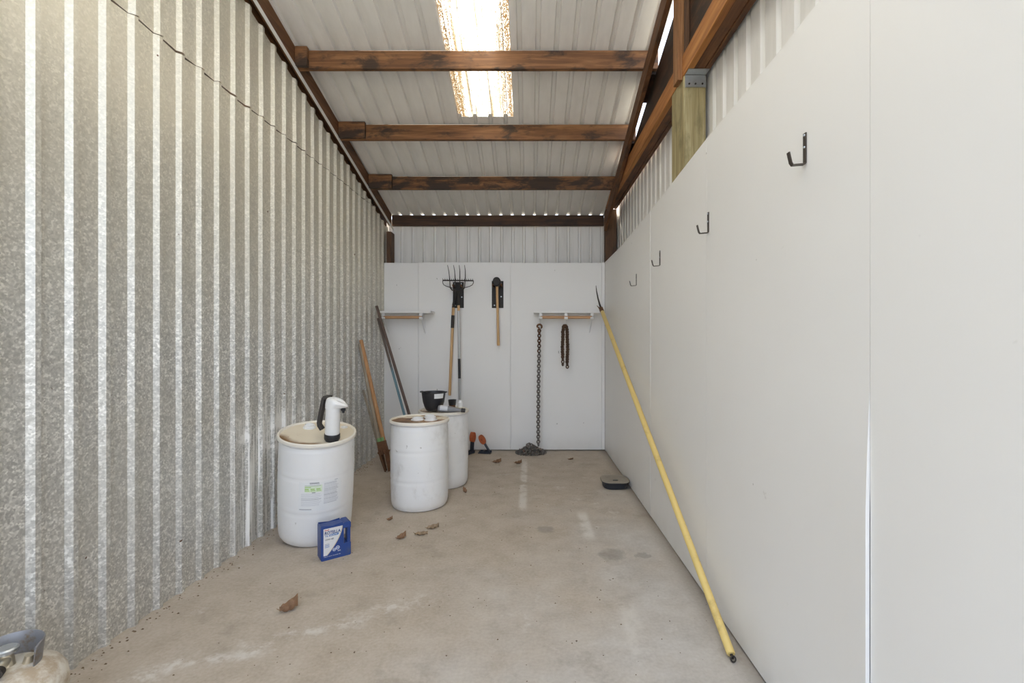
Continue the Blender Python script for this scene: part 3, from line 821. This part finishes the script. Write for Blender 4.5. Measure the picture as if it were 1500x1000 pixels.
# ------------------------------------------------------------------ chains
def link(mb, c, ax, nrm, L=.046, Wd=.030, r=.0048, n=14, k=6):
    ax=Vector(ax).normalized(); nrm=Vector(nrm); nrm=(nrm-ax*nrm.dot(ax)).normalized(); sd=ax.cross(nrm)
    hl=(L-Wd)/2; R_=Wd/2-r; pts=[]
    for q in range(n):
        th=2*PI*q/n
        pts.append((math.cos(th)*R_, math.sin(th)*R_+(hl if math.sin(th)>=0 else -hl)))
    vs=[];fs=[]
    for q in range(n):
        p=pts[q]; pa=pts[(q-1)%n]; pb=pts[(q+1)%n]
        tx,ty=pb[0]-pa[0],pb[1]-pa[1]; l=math.hypot(tx,ty); ox,oy=ty/l,-tx/l
        for w in range(k):
            ph=2*PI*w/k
            x=p[0]+ox*math.cos(ph)*r; y=p[1]+oy*math.cos(ph)*r
            vs.append(Vector(c)+sd*x+ax*y+nrm*math.sin(ph)*r)
    for q in range(n):
        q2=(q+1)%n
        for w in range(k):
            w2=(w+1)%k; fs.append([q*k+w,q2*k+w,q2*k+w2,q*k+w2])
    mb.add(vs,fs)
xc=at(789.5,560,5.90).x
ch=thing('long_chain','long steel chain hanging from the shelf rod down to a pile','chain',(xc,5.9,0))
ofs=Matrix.Translation(-ch.location)
b=MB(); b.M=ofs; zz=1.555; i=0
while zz>.10:
    nn=Vector((0.35,-1,0)) if i%2==0 else Vector((1,.35,0))
    link(b,(xc-.004*math.sin(zz*3)-(1.55-zz)*.004,5.90+(1.55-zz)*.03,zz),(0,0,1),nn,.055,.054,.0085); zz-=.0318; i+=1
b.build('hanging_links',M['chain'],ch)
b=MB(); b.M=ofs; rp=random.Random(11)
pc=Vector((.02,5.965,0))
for q in range(125):
    th=rp.uniform(0,2*PI); rr2=math.sqrt(rp.random()); x=rr2*.178*math.cos(th); y=rr2*.115*math.sin(th)
    hmax=.115*max(0.06,1-rr2**1.4)*(1.05 if x>-.05 else .8)
    z=.008+hmax*(rp.random()**.45)
    link(b,pc+Vector((x,y,z)),(rp.uniform(-1,1),rp.uniform(-1,1),rp.uniform(-.45,.45)),(rp.uniform(-1,1),rp.uniform(-1,1),rp.uniform(-1,1)),.058,.044,.0056,14,6)
b.build('piled_links',M['chain'],ch)
b=MB(); b.M=ofs
b.tube([(xc,5.90,1.70),(xc,5.882,1.72),(xc,5.879,1.735)],.003,8); 
b.tube([(xc,5.9205,1.722),(xc,5.915,1.702),(xc,5.90,1.697),(xc,5.90,1.625)],.003,8); b.build('hanger_wire',M['white'],ch)
b=MB(); b.M=ofs@Matrix.Translation((xc+.006,5.90,1.575))
hp=[(-.006,0,.0),(-.008,0,.02)]
for q in range(13):
    th=PI*1.05-q/12*PI*1.35; hp.append((.0+.029*math.cos(th),0,.030+.029*math.sin(th)))
b.tube(hp,[.009]*3+[.012]*10+[.008]*2,10)
b.tube([(-.004,0,-.02),(-.006,0,.012)],[.013,.010],10); b.build('grab_hook',M['rust'],ch)
# second, doubled chain
xd=at(827.5,500,5.90).x
c2=thing('short_chain','short rusty chain folded double on the middle of the shelf rod','chain',(xd,5.9,1.3))
o2=Matrix.Translation(-c2.location)
b=MB(); b.M=o2; i=0
for (sx,zlow) in ((-1,1.12),(1,1.075)):
    zz=1.60; i=0
    while zz>zlow+.01:
        x=xd+sx*(.012+.018*min(1,(1.62-zz)/.08)+.003*math.sin(zz*20))
        for yy in ((5.893,) if i%1 else (5.893,5.915)):
            if yy>5.9 and zz<zlow+.09: continue
            nn=Vector((.4,-1,0)) if (i+(yy>5.9))%2==0 else Vector((1,.4,0))
            link(b,(x+(.004 if yy>5.9 else 0),yy,zz),(sx*.03,0,1),nn,.051,.050,.0080,12,6)
        zz-=.031; i+=1
for q in range(5):
    th=PI*q/4; link(b,(xd+.018*math.cos(th),5.90,1.612+.012*math.sin(th)),(-math.sin(th),0,math.cos(th)),(0,1,0) if q%2 else (math.cos(th),0,math.sin(th)),.040,.030,.0055,12,6)
b.build('links',M['chain_rusty'],c2)
b=MB(); b.M=o2
b.tube([(xd,5.9205,1.722),(xd,5.915,1.702),(xd,5.90,1.697),(xd,5.90,1.62),(xd,5.905,1.612),(xd+.0,5.915,1.618)],.003,8); b.tube([(xd,5.90,1.70),(xd,5.882,1.72),(xd,5.879,1.735)],.003,8); b.build('hanger_wire',M['white'],c2)

# ------------------------------------------------------------------ tool hangers, fork, rake, sledge hammer
def hanger(label,px0,px1,py0,py1):
    Y=6.12; a=at(px0,py0,Y); c_=at(px1,py1,Y)
    t=thing('tool_hanger',label,'hanger',((a.x+c_.x)/2,Y,c_.z),group='black tool hangers')
    w=(c_.x-a.x)/2; h=a.z-c_.z
    b=MB(); b.box((-w,-.007,0),(w,-.0005,h)); b.build('plate',M['blackmetal'],t,bevel=.002)
    for (u,v) in ((.55,.93),(.62,.42),(-.55,.10),(-.6,.93)):
        s=MB(); s.tube([(u*w,-.007,v*h),(u*w,-.011,v*h)],[.009,.007],10); s.build('screw',M['zinc'],t)
    for sx in (-1,1):
        s=MB(); s.tube([(sx*w*.72,-.006,h*.80),(sx*w*.72,-.11,h*.80),(sx*w*.72,-.125,h*.80+.02)],.009,10); s.build('prong',M['rust'],t)
    return t
hanger('black tool hanger plate holding the fork and bow rake',663.5,679.5,413,451)
hanger('black tool hanger plate holding the sledge hammer',720.5,737.5,411.5,451)
# manure fork (wooden handle)
Yf=6.035
fb=at(667,428,Yf); fe=at(658.5,579,Yf+.04)
t=thing('garden_fork','four-tined fork with a wooden handle hanging on the back wall','fork',tuple(fb),group='tools hung on the left hanger')
I=Matrix.Translation(-fb)
b=MB(); b.M=I
tt=[(655.5,388,658.5,407,659.5,421),(664.3,388,666.5,405,667,422),(672.5,388,673.6,405,673.3,422),(680.5,388,681.6,405,680.5,421)]
for (a1,b1,a2,b2,a3,b3) in tt:
    pts=[at(a1,b1,Yf-.07),at((a1+a2)/2+.5,(b1+b2)/2,Yf-.055),at(a2,b2,Yf-.03),at(a3,b3,Yf)]
    b.tube(pts,[.003,.0045,.0055,.006],8)
b.tube([at(659.5,421,Yf),at(662,424.5,Yf),at(670,426.5,Yf),at(678,424.5,Yf),at(680.5,421,Yf)],.0075,8)
b.build('tines',M['dark_steel'],t)
mid=at(664.2,447,Yf+.005)
b=MB(); b.M=I; b.tube([at(668.5,425,Yf),at(666.2,436,Yf),mid+Vector((.003,0,.01)),mid+Vector((0,0,-.03))],[.012,.013,.018,.0195],14); b.build('ferrule',M['blackmetal'],t)
b=MB(); b.M=I; b.tube([mid,mid.lerp(fe,.5),fe.lerp(mid,.01),fe],[.0175,.0185,.0175,.013],14); b.build('handle',M['handle'],t)
g0=mid.lerp(fe,.11); g1=mid.lerp(fe,.25)
b=MB(); b.M=I; b.tube([g0,g1],.0215,14); b.build('tape_wrap',M['dark_steel'],t)
# bow rake (gray handle)
Yr=5.985
rb=at(671.5,424,Yr); re_=at(673.5,586,Yr+.06)
t=thing('bow_rake','bow rake with long gray metal handle hanging beside the fork','rake',tuple(rb),group='tools hung on the left hanger')
I=Matrix.Translation(-rb); b=MB(); b.M=I
l=at(648.5,410.5,Yr); r_=at(693.5,411,Yr)
b.ribbon([l,r_],.014,.012,(0,.2,1))
for q in range(15):
    p=l.lerp(r_,(q+.2)/14.4); b.sec([p+Vector((-.004,-.004,0)),p+Vector((.004,-.004,0)),p+Vector((.004,.004,0)),p+Vector((-.004,.004,0))],[p+Vector((-.0015,-.030,.022)),p+Vector((.0015,-.030,.022)),p+Vector((.0015,-.026,.022)),p+Vector((-.0015,-.026,.022))])
b.build('toothed_bar',M['dark_steel'],t)
b=MB(); b.M=I
b.tube([l,at(648.5,414,Yr),at(650,417,Yr),at(654,419.3,Yr),at(661,421.2,Yr),at(667,423.6,Yr),at(669.8,427,Yr),at(670.6,434,Yr)],.0045,8)
b.tube([r_,at(693.5,414,Yr),at(692,417,Yr),at(688,419.3,Yr),at(681,421.2,Yr),at(675,423.4,Yr),at(672.4,427,Yr),at(671.6,434,Yr)],.0045,8)
b.build('bow',M['dark_steel'],t)
fr=at(671.2,430,Yr); f2=at(671.6,447,Yr+.006)
b=MB(); b.M=I; b.tube([fr,f2],[.012,.0175],14); b.build('ferrule',M['blackmetal'],t)
b=MB(); b.M=I; b.tube([f2,at(671.8,455,Yr+.008)],[.0165,.0165],14); b.build('wooden_core',M['handle'],t)
h0=at(671.8,454.5,Yr+.008)
b=MB(); b.M=I; b.tube([h0,re_],.0155,14); b.build('handle',M['silver'],t)
b=MB(); b.M=I; b.tube([h0.lerp(re_,.535),h0.lerp(re_,.755)],.0175,14); b.build('grip',M['black'],t)
# sledge hammer, head end-on
hb=at(728,413.5,6.0)
t=thing('sledge_hammer','sledge hammer with wooden handle and dark rounded head hanging alone','hammer',tuple(hb))
b=MB(); N=16
hr=.052; ring=lambda y,s:[(hr*s*math.cos(2*PI*j/N+PI/N),y,.001+(hr*1.15)*s*math.sin(2*PI*j/N+PI/N)*1.0) for j in range(N)]
rs=[ring(-.088,.80),ring(-.078,.98),ring(-.04,1.0),ring(-.03,.9),ring(.03,.9),ring(.04,1.0),ring(.078,.98),ring(.088,.8)]
vs=[p for q in rs for p in q]; fs=[]
for i in range(len(rs)-1):
    for j in range(N): fs.append([i*N+j,i*N+(j+1)%N,(i+1)*N+(j+1)%N,(i+1)*N+j])
fs.append(list(range(N))[::-1]); fs.append([(len(rs)-1)*N+j for j in range(N)])
b.add(vs,fs); b.build('head',M['blackmetal'],t)
he=at(730,506,6.03)-hb
b=MB(); b.tube([(0,0,.05),(0,0,-.05),he*.5+Vector((0,0,0)),he*.985,he],[.018,.017,.016,.0185,.015],16); b.build('handle',M['handle'],t)

# ------------------------------------------------------------------ yellow pole
pb=at(1074,972,2.10); pt=at(880.5,452,5.84)
pb.z=.014; L=(pt-pb); dr=L.normalized()
t=thing('pruning_pole','long yellow fiberglass pole leaning against the right wall and shelf','pole',(pb.x,pb.y,0))
I=Matrix.Translation(-t.location)
a=pb+dr*.022
b=MB(); b.M=I; b.tube([a,a+dr*.004,a.lerp(pt,.5),pt],[.017,.019,.0225,.024],18); b.build('pole',M['yellow'],t)
b=MB(); b.M=I; b.tube([pb+dr*.07,a-dr*.018],.007,8)
q=pb+dr*.0
ringp=[q+Vector((.011*math.cos(2*PI*j/12),.004*math.sin(2*PI*j/12),.011*math.sin(2*PI*j/12)+.002)) for j in range(13)]
b.tube(ringp,.0035,8); b.build('end_ring',M['dark_steel'],t)
b=MB(); b.M=I; b.tube([pt-dr*.12,pt-dr*.10,pt+dr*.01,pt+dr*.03],[.0225,.026,.026,.020],16); b.build('clamp_collar',M['rust'],t)
b=MB(); b.M=I
bl=[pt-dr*.02,at(878.5,446,5.85),at(876,437,5.86),at(874,427,5.87),at(873,418,5.88)]
b.ribbon(bl,[.026,.022,.018,.013,.004],.004,(.9,0.3,.2)); b.build('saw_blade',M['dark_steel'],t)
b=MB(); b.M=I; p=at(876,449,5.83); b.tube([p,at(879,453,5.83)],.006,8); b.tube([at(874.5,447.5,5.83),p],.004,8); b.build('side_hook',M['rust'],t)

# ------------------------------------------------------------------ ratchet straps by the back wall
def strap(label, px, roll, lean, Y, yaw):
    c_=at(px,662,Y)
    t=thing('ratchet_strap',label,'strap',(c_.x,Y,0),(0,0,yaw),'orange ratchet straps')
    b=MB(); b.box((-.10,-.03,.0),(.065,.03,.012)); b.box((-.085,-.034,.0),(.065,-.028,.034)); b.box((-.085,.028,.0),(.065,.034,.034))
    b.tube([(-.03,-.04,.024),(-.03,.04,.024)],.012,10); b.tube([(.045,-.036,.026),(.045,.036,.026)],.007,8)
    b.build('ratchet_frame',M['navy'],t,bevel=.002)
    d=Vector((math.sin(lean),0,math.cos(lean)))
    b=MB(); p=Vector((.045,0,.026)); b.ribbon([p,p+d*.05,p+d*.12],.055,.012,(0,1,0)); b.build('lever_handle',M['navy'],t,bevel=.002)
    b=MB(); cc=p+d*.175
    ax=Vector((0,1,0))
    prf=[(.012,-.028),(.045,-.028),(.047,-.026),(.047,.026),(.045,.028),(.012,.028),(.012,-.028)]
    b.M=Matrix.Translation(cc)@Matrix.Rotation(lean*.9,4,'Y')@Matrix.Scale(1.35,4,(0,0,1))@Matrix.Scale(.72,4,(1,0,0))@Matrix.Rotation(PI/2,4,'X'); b.lathe(prf,28); b.build('webbing_roll',M['orange'],t)
    for k in range(3):
        pass
strap('orange ratchet strap standing upright, partly behind the farthest drum',688,0,math.radians(6),5.96,math.radians(60))
strap('orange ratchet strap tilted to the left on a dark ratchet, back wall',712,0,math.radians(-33),5.98,math.radians(-12))

# ------------------------------------------------------------------ black pan on the floor at the right
c_=flo(905,707)
t=thing('rubber_pan','dusty black plastic pan on the floor against the right wall','pan',(.842,4.63,0))
b=MB()
def oct_(rx,ry,z):
    return [( (abs(math.cos(th))**.62)*math.copysign(1,math.cos(th))*rx, (abs(math.sin(th))**.62)*math.copysign(1,math.sin(th))*ry, z) for th in [2*PI*j/40 for j in range(40)]]
rs=[oct_(.105,.105,0),oct_(.115,.115,.006),oct_(.122,.122,.05),oct_(.136,.136,.060),oct_(.138,.138,.070),oct_(.132,.132,.075),oct_(.115,.115,.076),oct_(.05,.05,.079)]
vs=[p for q in rs for p in q]; fs=[]; N=40
for i in range(len(rs)-1):
    for j in range(N): fs.append([i*N+j,i*N+(j+1)%N,(i+1)*N+(j+1)%N,(i+1)*N+j])
fs.append(list(range(N))[::-1]); fs.append([(len(rs)-1)*N+j for j in range(N)])
b.add(vs,fs); b.build('shell',M['dusty'],t)
b=MB(); b.box((-.03,-.075,.074),(.02,-.055,.083)); b.box((-.012,-.08,.074),(.006,-.05,.080)); b.build('latch',M['black'],t,bevel=.002)

# ------------------------------------------------------------------ propane tank, lower left
t=thing('propane_tank','dirty cream propane tank with steel collar in the bottom left corner','gas tank',(-1.775,1.60,0)); t.scale=(1,1,.885)
b=MB()
b.lathe([(0,.05),(.10,.052),(.135,.07),(.152,.11),(.155,.16),(.155,.20),(.1535,.203),(.1535,.208),(.155,.212),(.155,.27),(.150,.305),(.133,.338),(.10,.362),(.05,.374),(0,.376)],48); b.build('shell',M['tank'],t)
b=MB(); b.lathe([(.105,0),(.108,0),(.112,.07),(.109,.07),(.105,0)],36); b.build('foot_ring',M['tank'],t)
b=MB()
N=40; a0=math.radians(5); a1=math.radians(245); vs=[];fs=[]
for j in range(N+1):
    th=a0+(a1-a0)*j/N
    e=min(j,N-j)/N; top_=.452-.035*max(0,1-e/.06)*.3
    for (rr_,z) in ((.082,.362),(.085,.40),(.087,top_-.004),(.090,top_),(.093,top_-.004),(.0885,.40),(.0855,.362)):
        vs.append((rr_*math.cos(th),rr_*math.sin(th),z))
for j in range(N):
    for i in range(6): fs.append([j*7+i,(j+1)*7+i,(j+1)*7+i+1,j*7+i+1])
fs.append(list(range(7))); fs.append([N*7+i for i in range(7)])
b.add(vs,fs); b.build('collar',M['collar'],t)
vl=bpy.data.objects.new('valve',None)
b=MB(); b.lathe([(.026,.370),(.022,.376),(.020,.40),(.017,.415),(.017,.425),(0,.425)],20); 
b.tube([(0,0,.400),(.03,-.05,.398),(.034,-.058,.398)],[.016,.016,.012],16); vo=b.build('valve',M['brass'],t)
b=MB(); b.tube([(.034,-.058,.398),(.045,-.078,.397)],[.021,.021],18); b.tube([(.0455,-.0785,.397),(.0465,-.080,.397)],[.012,.012],14); b.build('outlet_nut',M['dark_steel'],vo)
b=MB(); b.lathe([(.0,.425),(.028,.425),(.031,.430),(.031,.440),(.026,.445),(0,.446)],14); b.build('hand_wheel',M['zinc'],vo)
b=MB(); b.tube([(.05,.02,.372),(.055,.022,.40)],[.014,.012],12); b.build('bleed_fitting',M['brass'],vo)

# ------------------------------------------------------------------ dry leaves
rl=random.Random(21)
def leaf(px,py,L,label,m,yaw,curl):
    p=flo(px,py)
    b=MB(); nu,nv=18,6
    def f(u,v):
        lob=.55+.45*abs(math.sin(u*PI*3.1+.4))
        w=L*.36*math.sin(PI*min(1,u*1.02))**.7*lob
        s=(v-.5)*2
        x=(u-.5)*L; y=s*w
        z=.004+curl*L*(s*s*.30*(.5+u)+ .45*(u-.45)**2)+.004*math.sin(u*17+s*4)
        return (x,y,max(.0012,z))
    b.grid(nu,nv,f)
    b.tube([(-L*.5,0,.006+curl*L*.1),(-L*.64,.004,.012+curl*L*.12)],.0012,6)
    o=b.build('dry_leaf',m,recalc=False,solid=.0008,angle=60); o.location=p; o.rotation_euler=(0,0,yaw)
    tag(o,label,'leaf','dry leaves on the floor')
leaf(423,895,.088,'largest dry brown leaf, alone on the left foreground floor',M['leaf'][0],.55,1.5)
leaf(571,762,.042,'small curled leaf just in front of the middle drum',M['leaf'][0],.4,1.2)
leaf(588,789,.070,'reddish brown leaf, front left of the three lying together',M['leaf'][0],.7,1.1)
leaf(617,783,.098,'flat tan leaf in the middle of the three lying together',M['leaf'][1],-.05,.35)
leaf(634,774,.092,'tan leaf at the back right of the three lying together',M['leaf'][1],.35,.6)
leaf(681,721,.060,'curled leaf beside the base of the farthest drum',M['leaf'][0],2.1,1.3)
leaf(728,677.5,.100,'dark leaf on the floor, left of two near the back wall',M['leaf'][0],.25,.8)
leaf(759,679,.085,'dark leaf on the floor in front of the chain pile',M['leaf'][0],.1,.9)
leaf(836,673,.06,'tiny leaf near the back wall, right of the chain pile',M['leaf'][0],.2,.5)
# dirt crumbs along the wall base
b=MB(); rd=random.Random(4)
for q in range(420):
    if q<230:
        y=rd.uniform(1.9,5.6); x=LX(y)+.03+abs(rd.gauss(0,.05))
    else:
        x=rd.uniform(-1.6,.66); y=rd.uniform(2.0,5.7)
    if min((x+.96)**2+(y-4.145)**2,(x+.86)**2+(y-4.73)**2,(x+1.58)**2+(y-3.5)**2)<.09: continue
    s=rd.uniform(.0015,.006)*(1 if q<230 else .8)
    z=.0
    b.add([(x-s,y-s*.6,z),(x+s*1.1,y-s*.5,z),(x+s*.8,y+s*.8,z),(x-s*.7,y+s*.7,z),(x+s*.2,y,z+s*1.1)],[[0,1,4],[1,2,4],[2,3,4],[3,0,4]])
o=b.build('dirt_crumbs',M['dirt'],recalc=False); o['kind']='stuff'; o['label']='loose dirt crumbs scattered over the concrete floor'; o['category']='dirt'

# ------------------------------------------------------------------ light, camera
w=bpy.data.worlds.new('sky'); bpy.context.scene.world=w; w.use_nodes=True
nt=w.node_tree; bg=nt.nodes['Background']
bg.inputs[0].default_value=(.71,.815,1.0,1); bg.inputs[1].default_value=1.3
su=bpy.data.lights.new('sun','SUN'); su.energy=16.0; su.angle=.02; su.color=(1,.94,.78)
so=bpy.data.objects.new('sun',su); C.objects.link(so)
so.rotation_euler=Vector((.22,-.62,-.95)).to_track_quat('-Z','Y').to_euler()
cam=bpy.data.cameras.new('camera'); co=bpy.data.objects.new('camera',cam); C.objects.link(co)
co.location=(0,0,CH); co.rotation_euler=(PI/2,0,0)
cam.sensor_fit='HORIZONTAL'; cam.sensor_width=36; cam.lens=F/1500*36
cam.shift_x=-25/1500; cam.shift_y=-2/1500; cam.clip_start=.02
sc=bpy.context.scene; sc.camera=co
sc.view_settings.view_transform='Standard'; sc.view_settings.look='None'; sc.view_settings.gamma=1; sc.view_settings.use_curve_mapping=False
sc.view_settings.exposure=1.27
sc.cycles.max_bounces=16; sc.cycles.diffuse_bounces=10; sc.cycles.sample_clamp_indirect=8
